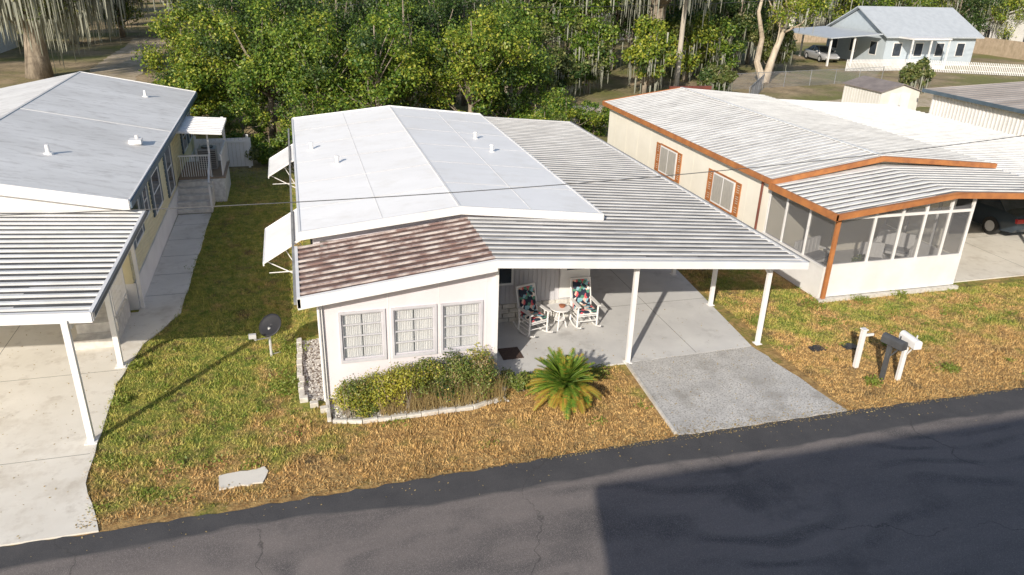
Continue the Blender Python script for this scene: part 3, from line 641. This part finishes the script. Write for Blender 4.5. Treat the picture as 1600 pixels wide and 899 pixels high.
# sago palm
A=E('sago_palm',(5.05,12.95,0)); mb=MB(); mb.tube([(0,0,0),(0,0,.2),(0,0,.46)],[.18,.17,.1],10); mb.build('trunk',BARK,A)
Q=[];QM=[];ra=MB()
for i in range(170):
    az=random.uniform(0,2*math.pi); el=math.radians(random.choice([random.uniform(-5,30),random.uniform(20,60),random.uniform(50,85)])); L=random.uniform(.62,.92)
    if el>1.0: L*=.88
    d0=Vector((math.cos(az)*math.cos(el),math.sin(az)*math.cos(el),math.sin(el)))
    pts=[]; p=Vector((0,0,.42)); d=d0.copy()
    yl=el<.6 and random.random()<.6
    for s_ in range(15):
        pts.append(p.copy()); p=p+d*(L/14); d=(d+Vector((0,0,-.045*(1+s_*.05)))).normalized()
        if p.z<.03: p.z=.03
    ra.tube(pts,[.007]*14+[.003],4,0,False)
    side=Vector((-math.sin(az),math.cos(az),0))
    for s_ in range(3,56):
        t=s_/56*14; k=int(t); pp=pts[k].lerp(pts[min(k+1,14)],t-k); tg=(pts[min(k+1,14)]-pts[k]).normalized()
        ll=.14*math.sin(math.pi*min(.97,(s_+3)/62))**.6
        for sg in (-1,1):
            tip=pp+(side*sg*.8+tg*.6+Vector((0,0,.22))).normalized()*ll
            wv=tg*.009
            Q.append([pp-wv,pp+wv,tip]); QM.append(1 if (yl and s_>14+random.random()*20) or (s_>46 and random.random()<.45) else 0)
quads('fronds',np.array([[list(v) for v in q] for q in Q]),[PALMG,PALMY],A,QM); ra.build('frond_ribs',PALMG,A)
# ---------------------------------------------------------------- satellite dish
A=E('satellite_dish',(-1.0,16.4,0)); mb=MB(); mb.tube([(0,0,0),(0,0,.62)],.03,10); mb.tube([(0,0,.55),(.02,.0,.75)],.035,8)
mb.tube([(0,-.02,.5),(-.28,-.32,.62)],.014,6); mb.tube([(-.28,-.32,.62),(-.33,-.38,.74)],.03,8); mb.box(-.42,-.26,-.42,-.34,.70,.80)
mb.tube([(0,0,.05),(.2,.15,0)],.012,6)
mb.build('mast_and_arm',pm('dish_grey_paint',(.55,.55,.54)),A)
ax=Vector((-.55,-.45,.70)).normalized(); u=ax.cross(Vector((0,0,1))).normalized(); w_=u.cross(ax)
mb=MB(); vs=[];fs=[]; c0=Vector((.06,.02,.78)); K=24
for r_ in range(6):
    for k in range(K):
        t=2*math.pi*k/K; q=.30*r_/5; vs.append(c0+u*math.cos(t)*q*1.08+w_*math.sin(t)*q*.95+ax*(q*q*.5))
for r_ in range(5):
    for k in range(K): fs.append((r_*K+k,r_*K+(k+1)%K,(r_+1)*K+(k+1)%K,(r_+1)*K+k))
mb.add(vs,fs); o=mb.build('reflector',pm('dish_dark',(.022,.022,.026),(.03,.03,.034),rough=.6),A,smooth=True); sl=o.modifiers.new('s','SOLIDIFY'); sl.thickness=.012
# ---------------------------------------------------------------- mailboxes
def mailbox(x,y,mat,h,rot=0.):
    A=E('mailbox',(x,y,0),rot); mb=MB()
    mb.box(-.045,.045,-.045,.045,0,h-.002); mb.tube([(0,0,h*.6),(0,-.22,h-.02)],.02,6); mb.build('post',mat,A,bevel=.006)
    mb=MB(); pr=[(-.09,h),(.09,h),(.09,h+.13)]+[(.09*math.cos(t),h+.13+.08*math.sin(t)) for t in np.linspace(.3,math.pi-.3,7)]+[(-.09,h+.13)]
    mb.prism(pr,-.33,.2); mb.prism([(a*1.06,(b_-h)*1.03+h-.003) for a,b_ in pr],-.345,-.332); mb.box(.092,.104,-.15,-.12,h+.08,h+.24); mb.build('box',mat,A)
mailbox(12.62,12.2,pm('grey_black_mailbox',(.09,.095,.10),(.06,.06,.065),rough=.5),.94,.2); mailbox(13.0,12.12,WHITE,.98,-.1)
A=E('garden_post',(12.42,12.85,0)); mb=MB(); mb.box(-.05,.05,-.05,.05,0,1.0); mb.box(-.07,.07,-.07,.07,1.0,1.03); mb.box(.052,.3,-.02,.02,.82,.88); mb.build('post',WHITE,A,bevel=.006)
for x,y in ((12.1,13.85),(13.0,13.75)):
    mb=MB(); mb.tube([(x,y,.0),(x,y,.05)],.14,14); mb.box(x-.2,x+.15,y-.12,y+.12,.0,.035); mb.build('meter_cover',BLACKM)
# ---------------------------------------------------------------- cable & poles
mb=MB(); mb.tube([(x,12.0,5.05+.0027*(x+1)**2) for x in np.linspace(-26,32,60)],.008,5,0); mb.build('overhead_cable',pm('cable_grey',(.10,.10,.10)))
def pole(x,y,h,arm=True,lean=0):
    A=E('utility_pole',(x,y,0)); mb=MB(); mb.tube([(0,0,0),(lean,0,h)],[.20,.15],12)
    if arm: mb.box(-.9+lean,.9+lean,-.06,.06,h-.7,h-.58)
    mb.build('pole',WOODP,A)
    mb=MB()
    for u in (-.75,-.3,.3,.75): mb.tube([(u+lean,0,h-.58),(u+lean,0,h-.44)],.04,8)
    if arm: mb.build('insulators',GREYM,A)
pole(-26,12,8.2); pole(32,12,9.2); pole(28.06,52.9,9.5); pole(27.3,57,9.0,False)
mb=MB()
for z in (7.4,6.9): mb.tube([(x,52.8+.02*(x-28),z-1.2+.0012*(x-10)**2) for x in np.linspace(-40,75,50)],.018,4)
mb.build('overhead_cable',BLACKM)
# ---------------------------------------------------------------- trees
def tree(name,x,y,h,rad,n,size,mats,trunk=.2,clumps=26,base=.25,moss=0,bark=BARK,lean=(0,0),limbs=7,flat=1.0,dens=.35,ml=1.4):
    A=E(name,(x,y,0)); mb=MB()
    tp=[Vector((lean[0]*t+random.uniform(-.1,.1)*(t>0)*h*.1,lean[1]*t+random.uniform(-.1,.1)*(t>0)*h*.1,h*.8*t)) for t in np.linspace(0,1,7)]
    mb.tube(tp,[trunk*1.25,trunk,trunk*.85,trunk*.7,trunk*.5,trunk*.35,trunk*.15],10)
    cz=h*(base+1)/2; hz=h*(1-base)/2; cl=[]
    for i in range(clumps):
        d=R.normal(size=3); d/=np.linalg.norm(d); q=R.random()**.4
        c=np.array([lean[0]*.8+d[0]*rad*q*.85, lean[1]*.8+d[1]*rad*q*.85, cz+d[2]*hz*q*.85]); cl.append((c,rad*R.uniform(.13,.36)))
    for i,(c,_) in enumerate(cl[:max(limbs,int(clumps*.6))]):
        s=tp[min(6,max(1,int((c[2]/h)*5)))]; e=Vector(c); mid=s.lerp(e,.5)+Vector((random.uniform(-.3,.3),random.uniform(-.3,.3),-.1*h*.2))
        mb.tube([s,mid,e],[trunk*.35,trunk*.22,trunk*.06],6)
    mb.build('trunk_and_limbs',bark,A,smooth=True)
    pts=[];NN=[];mi=[]; tot=sum(r_**2 for _,r_ in cl)
    for c,r_ in cl:
        k=int(n*r_*r_/tot); d=R.normal(size=(k,3)); d/=np.linalg.norm(d,axis=1)[:,None]
        q=r_*(R.random(k)**dens)*R.uniform(.7,1.35,k); p=c+d*q[:,None]*np.array([1,1,.8*flat]); p[:,2]=np.maximum(p[:,2],.1)
        pts.append(p); NN.append(d*.9+[0,0,.7]); m0=0 if random.random()<.6 else random.randrange(len(mats))
        mi.append(np.where(R.random(k)<.85,m0,R.integers(0,len(mats),k)))
    quads('crown',leafquads(np.concatenate(pts),size,np.concatenate(NN),.6),mats,A,np.concatenate(mi))
    if moss:
        k=moss; idx=R.integers(0,len(cl),k); c=np.array([cl[i][0] for i in idx])+R.normal(size=(k,3))*rad*.12
        c[:,2]-=rad*.12; L=R.uniform(.3,ml,k); w=R.uniform(.02,.08,k); P=np.zeros((k,4,3)); an=R.uniform(0,3.14,k)
        o=np.stack([np.cos(an)*w,np.sin(an)*w,np.zeros(k)],1)
        P[:,0]=c-o;P[:,1]=c+o;P[:,2]=c+o*.3-np.stack([0*L,0*L,L],1);P[:,3]=c-o*.5-np.stack([0*L,0*L,L*.9],1)
        quads('spanish_moss',P,MOSS,A)
    return A
T=[(-5.8,48,6.2,2.9,L2),(-3.6,43,6.4,2.7,L2),(-1.2,40.5,7.2,2.7,L1),(1.4,38,7.2,2.7,L1),(3.8,36.5,7.2,2.6,L1),(5.6,39.5,8.4,2.9,L1),(8.4,36.8,7.5,2.5,L2),(10.9,38.4,6.8,2.4,L1),(2.5,43,8.6,3,L3),(-3,48,8,3,L3),(7.5,43,8.6,3,L3),(-5.0,41.5,4.0,1.9,L2),(12.5,45,6.8,2.7,L1),(-.5,45,8.2,2.8,L3),(10.5,48,8,3,L3)]
for x,y,h,rr,L in T:
    tree('hedge_tree',x,y,h,rr,13500,.155,[L,L1 if L is not L1 else L2,L3],.16,46,.02,dens=.5)
for x,y,h,rr in ((11.5,34.5,2.6,1.6),(13.3,36.5,3.0,1.7),(-2.4,37.2,2.6,1.5),(.3,35.2,3.2,1.7),(15.5,38,2.2,1.3),(12.5,39,4,1.6),(-1.2,34.6,1.6,1.0)):
    tree('bush',x,y,h,rr,5500,.12,[L1,L4,L2],.06,22,.0)
for x,y,h,rr,L in ((15,48,5,2.2,L4),(17,56,10,4,L1),(20.5,52,5.5,2.4,L1),(22.5,60,11,4,L1),(24.3,50.5,5.4,2.2,L2),(31.5,62,10,3.8,L1),(31,57,5.5,2.4,L2),(36,66,10.5,4,L2),(11,60,10,4,L3),(5,58,10,4.2,L1),(-2,60,10,4,L3),(47.2,49.5,2.6,1.4,L4),(43,67,10,3.8,L2),(27.5,64,11,4,L3),(34.5,58,5,2,L1),(41,60,5,2.2,L4),(46,70,8,3,L1),(18,50,3,1.6,L4),(29,49,2.4,1.4,L4),(19,62,11,4,L3),(39,63,8,3,L3),(33,60,6,2.6,L3),(75,84,9,4,L1),(80,80,9,4,L3)):
    tree('tree',x,y,h,rr,8500,.23,[L,L4,L3],.2,36,.14,moss=200)
tree('oak_tree',-17.3,62,11.5,6,11000,.26,[L4,L1,L3],.75,38,.36,moss=3000,lean=(.6,0),ml=2.8)
tree('oak_tree',27.0,54.6,14,6,8000,.28,[L4,L1,L3],.65,30,.45,moss=1400,ml=2.2)
tree('oak_tree',-27,66,12,6,8000,.3,[L4,L3],.6,30,.4,moss=1800,ml=2.6)
tree('oak_tree',-5.5,70,12,5,8000,.3,[L4,L1],.5,30,.3,moss=1200,ml=2.2)
tree('oak_tree',13,64,13,6,8500,.3,[L4,L3],.55,30,.3,moss=3000,ml=2.6)
tree('leaning_tree',37.5,55.5,9.5,3.6,6500,.22,[L2,L4],.30,24,.48,moss=200,bark=BARKP,lean=(3.2,2))
mb=MB(); mb.tube([(37.4,55.5,0),(36.8,56,1.6),(37.6,57,3.4),(36.9,57,5.4),(37.6,57.5,8)],[.34,.26,.2,.15,.08],9); mb.build('leaning_tree',BARKP)
BG=E('background_trees'); protos=[]
for i in range(4):
    o=tree('p%d'%i,0,0,10,4.2,8000,.30,[[L3,L1,L4],[L4,L3,L1],[L1,L3,L4],[L2,L4,L3]][i],.3,36,.10,moss=500,ml=2.0)
    protos.append(list(o.children))
ms=[[c.data for c in p] for p in protos]
for p in protos:
    par=p[0].parent
    for c in p: bpy.data.objects.remove(c)
    bpy.data.objects.remove(par)
for row,(y0,sp_) in enumerate(((70,7.5),(80,7),(92,7.5),(106,8),(124,9),(148,9),(175,10),(205,11))):
    x=-y0*.75-10
    while x<y0*1.35+10:
        xx=x+random.uniform(-2.5,2.5); yy=y0+random.uniform(-5,5)
        x+=sp_*random.uniform(.7,1.3)
        if 46<xx<88 and yy<(90 if random.random()<.8 else 78): continue
        if -32<xx<-9 and yy<76: continue
        if -18<xx<-9 and yy<88: continue
        s=random.uniform(.8,1.3) if yy>85 else random.uniform(.75,1.1); rz=random.uniform(0,6.28)
        for d_ in ms[random.randrange(4)]:
            o=bpy.data.objects.new('distant_tree_part',d_); S.collection.objects.link(o); o.parent=BG
            o.location=(xx,yy,0); o.rotation_euler=(0,0,rz); o.scale=(s,s,s*random.uniform(.95,1.05))
# ---------------------------------------------------------------- background buildings
RBG=pm('blue_grey_metal_roof',(.50,.53,.56),(.43,.46,.49),rough=.55)
def simple_house(name,x0,x1,y0,y1,zw,zr_,wall,roof,win=True):
    A=E(name); mb=MB()
    mb.box(x0,x1,y0,y1,0,zw); cy=(y0+y1)/2
    mb.add([(x0,y0,zw+.001),(x0,y1,zw+.001),(x0,cy,zr_-.1),(x1,y0,zw+.001),(x1,y1,zw+.001),(x1,cy,zr_-.1)],[(0,1,2),(3,5,4)])
    mb.build('walls',wall,A)
    mb=MB(); o=.5
    sl=(zr_-zw)/(cy-y0)
    for sg in (-1,1):
        ye=cy+sg*(cy-y0+o); ze=zr_-sl*(cy-y0+o)
        mb.add([(x0-o,ye,ze),(x1+o,ye,ze),(x1+o,cy,zr_),(x0-o,cy,zr_),(x0-o,ye,ze+.12),(x1+o,ye,ze+.12),(x1+o,cy,zr_+.12),(x0-o,cy,zr_+.12)],[(0,3,2,1),(4,5,6,7),(0,1,5,4),(1,2,6,5),(2,3,7,6),(3,0,4,7)])
    mb.build('roof',roof,A)
    if win:
        mb=MB(); mf=MB(); n_=int((x1-x0)/2.6)
        for i in range(n_):
            xx=x0+1+i*2.6; mb.box(xx,xx+.9,y0-.04,y0-.01,1.0,2.2); mf.box(xx-.08,xx+.98,y0-.025,y0-.003,.92,2.28)
        for i in range(max(1,int((y1-y0)/3))):
            yy=y0+1.2+i*3; mb.box(x0-.04,x0-.01,yy,yy+.9,1.0,2.2); mf.box(x0-.025,x0-.003,yy-.08,yy+.98,.92,2.28)
        mb.build('windows',GLASSD,A); mf.build('window_trim',WHITE,A)
    return A
A=simple_house('cottage',57,68,65,74,3.0,5.3,pm('pale_blue_siding',(.50,.56,.61),(.45,.51,.56)),RBG)
mb=MB(); mb.slope(50.5,2.7,56.4,3.1,65,74,.1); mb.build('carport_roof',RBG,A)
mb=MB()
for x in (50.8,53.5):
    for y in (65.3,73.5): mb.box(x,x+.15,y,y+.15,0,2.72)
mb.box(58,62.5,62.6,64.9,.0,.35); mb.box(58,62.5,62.5,64.9,2.75,2.9)
for x in (58,60.2,62.35): mb.box(x,x+.12,62.6,62.72,.35,2.75)
mb.build('porch',WHITE,A)
A=E('picket_fence'); mb=MB()
def picket(p,q,h=1.1,sp=.16,w=.09):
    p=Vector((*p,0));q=Vector((*q,0)); d=q-p; L=d.length; d.normalize(); n_=int(L/sp)
    for i in range(n_):
        c=p+d*sp*i; mb.box(c.x,c.x+w,c.y,c.y+.03,.05,h)
    for i in range(5):
        a=p+d*(L*i/5); b_=p+d*(L*(i+1)/5)
        for z in (.3,.8): mb.tube([(a.x,a.y+.06,z),(b_.x,b_.y+.06,z)],.03,4)
picket((50,61.5),(57,61.6)); picket((57,61.6),(72,54.5)); picket((72,54.5),(90,60))
mb.build('pickets',WHITE,A)
A=E('board_fence'); mb=MB()
for i in range(130): mb.box(62+i*.4,62.37+i*.4,88-i*.02,88.04-i*.02,0,1.9)
for i in range(60): mb.box(80,80.04,64+i*.4,64.37+i*.4,0,1.9)
mb.build('boards',pm('cedar_boards',(.50,.39,.28),(.36,.28,.19)),A)
simple_house('house',-38,-24,72,82,2.8,4.6,WHITE,ROOFG)
simple_house('house',8,20,84,94,2.9,4.8,WHITE,ROOFG)
simple_house('house',-8,4,86,95,2.9,4.8,CREAM,ROOFG)
simple_house('house',88,104,72,84,3,5,WHITE,ROOFG); simple_house('house',30,44,90,99,2.9,4.8,WHITE,RBG)
simple_house('house',70,84,100,110,2.9,5,CREAM,ROOFG)
A=E('storage_shed'); mb=MB(); mb.prism([(35.3,0),(38.2,0),(38.2,1.85),(36.75,2.25),(35.3,1.85)],39.7,43.2); mb.build('walls',pm('shed_cream',(.74,.72,.66),(.66,.64,.58)),A)
mb=MB()
for i in range(14): mb.box(35.285,35.297,39.8+i*.25,39.84+i*.25,.02,1.82)
mb.box(36.0,36.72,39.66,39.69,.08,1.75); mb.box(36.76,37.48,39.66,39.69,.08,1.75); mb.build('doors_and_ribs',WHITE,A)
mb=MB(); mb.slope(35.15,1.86,36.75,2.33,39.55,43.3,.05); mb.slope(36.75,2.33,38.35,1.86,39.55,43.3,.05); mb.build('roof',pm('shed_roof_brown',(.20,.17,.16),(.28,.24,.22)),A)
mb=MB(); mb.box(36.68,36.71,39.63,39.655,.8,1.0); mb.box(36.77,36.80,39.63,39.655,.8,1.0); mb.build('handles',BLACKM,A)
A=E('workshop_building'); mb=MB(); mb.box(37.6,52,26,38,0,2.1); mb.build('walls',WHITE,A)
mb=MB()
for i in range(48): mb.box(37.56,37.597,26.1+i*.25,26.16+i*.25,.05,2.08)
mb.build('corrugation',WHITE,A)
mb=MB(); mb.slope(37.2,2.2,52.4,2.9,25.6,38.4,.08); ribs(mb,37.2,2.2,52.4,2.9,25.6,38.4,.5,.06,.03,0); mb.build('roof',pm('grey_brown_metal_roof',(.48,.43,.39),(.30,.26,.23),scale=.8,stretch=(.3,1,1)),A)
mb=MB(); mb.box(37.12,37.197,25.55,38.45,2.02,2.22); mb.build('dark_fascia',BLUEG,A)
def chain(p,q,h=1.2):
    A=E('chain_link_fence'); mb=MB(); p=Vector((*p,0)); q=Vector((*q,0)); L=(q-p).length; n_=int(L/2.5)
    for i in range(n_+1):
        c=p.lerp(q,i/n_); mb.tube([c,c+Vector((0,0,h+.05))],.03,6)
    mb.tube([p+Vector((0,0,h)),q+Vector((0,0,h))],.02,5)
    m_=int(L/.14); d=(q-p)/m_
    for i in range(m_-8):
        a=p+d*i; mb.tube([a,a+d*8+Vector((0,0,h))],.006,3,0,False); mb.tube([a+Vector((0,0,h)),a+d*8],.006,3,0,False)
    mb.build('posts_and_mesh',GREYM,A)
chain((12,40.5),(27,40.3)); chain((29.5,51.8),(49,55.5)); chain((30,46.0),(35,52))
# ---------------------------------------------------------------- cars
def car(x,y,rot,paint):
    A=E('parked_car',(x,y,.03),rot)
    secs=[(-2.3,.45,.80,.78),(-2.2,.32,.95,.86),(-1.6,.25,1.0,.90),(-.6,.22,.98,.91),(.8,.22,.95,.91),(1.6,.25,.85,.89),(2.15,.3,.72,.82),(2.32,.42,.62,.70)]
    mb=MB(); vs=[];fs=[];K=10
    for (yy,zb_,zt_,hw) in secs:
        vs+=[(-hw*.92,yy,zb_),(-hw,yy,(zb_+zt_)/2-.05),(-hw*.98,yy,zt_-.12),(-hw*.88,yy,zt_-.02),(-hw*.4,yy,zt_+.02),(hw*.4,yy,zt_+.02),(hw*.88,yy,zt_-.02),(hw*.98,yy,zt_-.12),(hw,yy,(zb_+zt_)/2-.05),(hw*.92,yy,zb_)]
    for i in range(len(secs)-1):
        for k in range(K): fs.append((i*K+k,i*K+(k+1)%K,(i+1)*K+(k+1)%K,(i+1)*K+k))
    fs.append(tuple(range(K))); fs.append(tuple(range(len(vs)-1,len(vs)-K-1,-1)))
    mb.add(vs,fs); o=mb.build('body',paint,A,smooth=True)
    s2=o.modifiers.new('e','EDGE_SPLIT'); s2.split_angle=math.radians(40)
    mb=MB(); v=[(-.80,-1.75,.95),(.80,-1.75,.95),(.82,1.05,.93),(-.82,1.05,.93),(-.60,-1.0,1.42),(.60,-1.0,1.42),(.60,.25,1.44),(-.60,.25,1.44)]
    mb.add(v,[(0,1,5,4),(1,2,6,5),(2,3,7,6),(3,0,4,7)]); mb.build('glass',GLASSD,A)
    mb=MB(); mb.add([(-.61,-1.02,1.421),(.61,-1.02,1.421),(.61,.27,1.441),(-.61,.27,1.441),(-.5,-.9,1.47),(.5,-.9,1.47),(.5,.15,1.48),(-.5,.15,1.48)],[(4,5,6,7),(0,1,5,4),(1,2,6,5),(2,3,7,6),(3,0,4,7)])
    for sx in (-1,1):
        for a_,b_ in (((.80,-1.75,.96),(.60,-1.0,1.43)),((.82,1.05,.94),(.60,.25,1.45)),((.825,-.35,.95),(.61,-.38,1.44))): mb.tube([(sx*a_[0],a_[1],a_[2]),(sx*b_[0],b_[1],b_[2])],.03,6)
        mb.box(sx*.98-.08,sx*.98+.08,.65,.8,.95,1.08)
    mb.build('roof_and_pillars',paint,A)
    mb=MB()
    for sx in (-1,1):
        for yy in (-1.4,1.4): mb.tube([(sx*.72,yy,.33),(sx*.93,yy,.33)],.33,20)
    mb.build('tyres',pm('tyre',(.02,.02,.02)),A)
    mb=MB()
    for sx in (-1,1):
        for yy in (-1.4,1.4): mb.tube([(sx*.931,yy,.33),(sx*.94,yy,.33)],.2,14)
    mb.box(-.2,.2,-2.34,-2.31,.62,.74); mb.build('wheels_and_plate',pm('alloy',(.55,.55,.56),rough=.3),A)
    mb=MB()
    for sx in (-1,1): mb.box(min(sx*.5,sx*.82),max(sx*.5,sx*.82),-2.33,-2.2,.68,.84)
    mb.build('tail_lights',pm('tail_red',(.45,.02,.02),(.35,.02,.02),rough=.2),A,bevel=.02)
    mb=MB()
    for sx in (-1,1): mb.box(min(sx*.5,sx*.75),max(sx*.5,sx*.75),2.2,2.36,.52,.64)
    mb.build('headlights',pm('lamp_clear',(.7,.7,.72),rough=.1),A,bevel=.02)
car(24.9,21.6,.0,pm('dark_blue_car_paint',(.03,.045,.06),(.03,.04,.055),rough=.2))
car(53.2,69.5,math.pi*.95,pm('silver_car_paint',(.5,.5,.52),(.48,.48,.5),rough=.25,metal=.3))
# ---------------------------------------------------------------- house behind the viewpoint (casts the road shadow)
el=math.radians(27); az=math.radians(37.5)
A=E('two_storey_house'); mb=MB(); mb.box(-2.2,24,-14,-4.2,0,7.6); mb.build('walls',CREAM,A)
z=7.9; Ls=z/math.tan(el); ox,oy=-Ls*math.sin(az),-Ls*math.cos(az)
mb=MB(); pts=[(4.75+ox,10.2+oy),(40,10.1+oy),(40,-14.5),(4.75+ox-.27*(14.5+10.2+oy),-14.5)]
mb.slab(pts,z-.12,z); mb.build('roof',ROOFG,A)
mb=MB()
for i in range(7):
    for zz in (1.0,4.4): mb.box(-1+i*3.3,.1+i*3.3,-4.19,-4.16,zz,zz+1.4)
mb.build('windows',GLASSD,A)
mb=MB(); mb.box(-4.9,-4.7,-4.2,-4.0,0,7.78); mb.box(-7.0,-6.8,-12,-11.8,0,7.78); mb.build('posts',WHITE,A)
# ---------------------------------------------------------------- light, world, camera
Ld=Vector((math.sin(az)*math.cos(el),math.cos(az)*math.cos(el),-math.sin(el)))
sun=bpy.data.lights.new('sun','SUN'); sun.energy=5.0; sun.angle=math.radians(.5); sun.color=(1,.925,.81)
so=bpy.data.objects.new('sun',sun); S.collection.objects.link(so); so.rotation_euler=Ld.to_track_quat('-Z','Y').to_euler()
W=bpy.data.worlds.new('World'); S.world=W; W.use_nodes=True; nt=W.node_tree
sk=nt.nodes.new('ShaderNodeTexSky'); sk.sky_type='NISHITA'; sk.sun_disc=False; sk.sun_elevation=el; sk.sun_rotation=math.radians(180)+az
sk.dust_density=1.2
bg=nt.nodes['Background']; bg.inputs[1].default_value=.14; lk(nt,sk.outputs[0],bg.inputs[0])
cam=bpy.data.cameras.new('camera'); co_=bpy.data.objects.new('camera',cam); S.collection.objects.link(co_)
M=Matrix(((0.96245,0.08166,-0.2589),(-0.26982,0.39274,-0.87917),(0.02989,0.91602,0.40003)))
co_.matrix_world=Matrix.Translation((0,0,8.7))@M.to_4x4()
cam.sensor_width=36; cam.lens=36*1173/1600; cam.clip_end=2000; cam.clip_start=.1
S.camera=co_
S.view_settings.view_transform='Standard'; S.view_settings.look='None'; S.view_settings.exposure=0
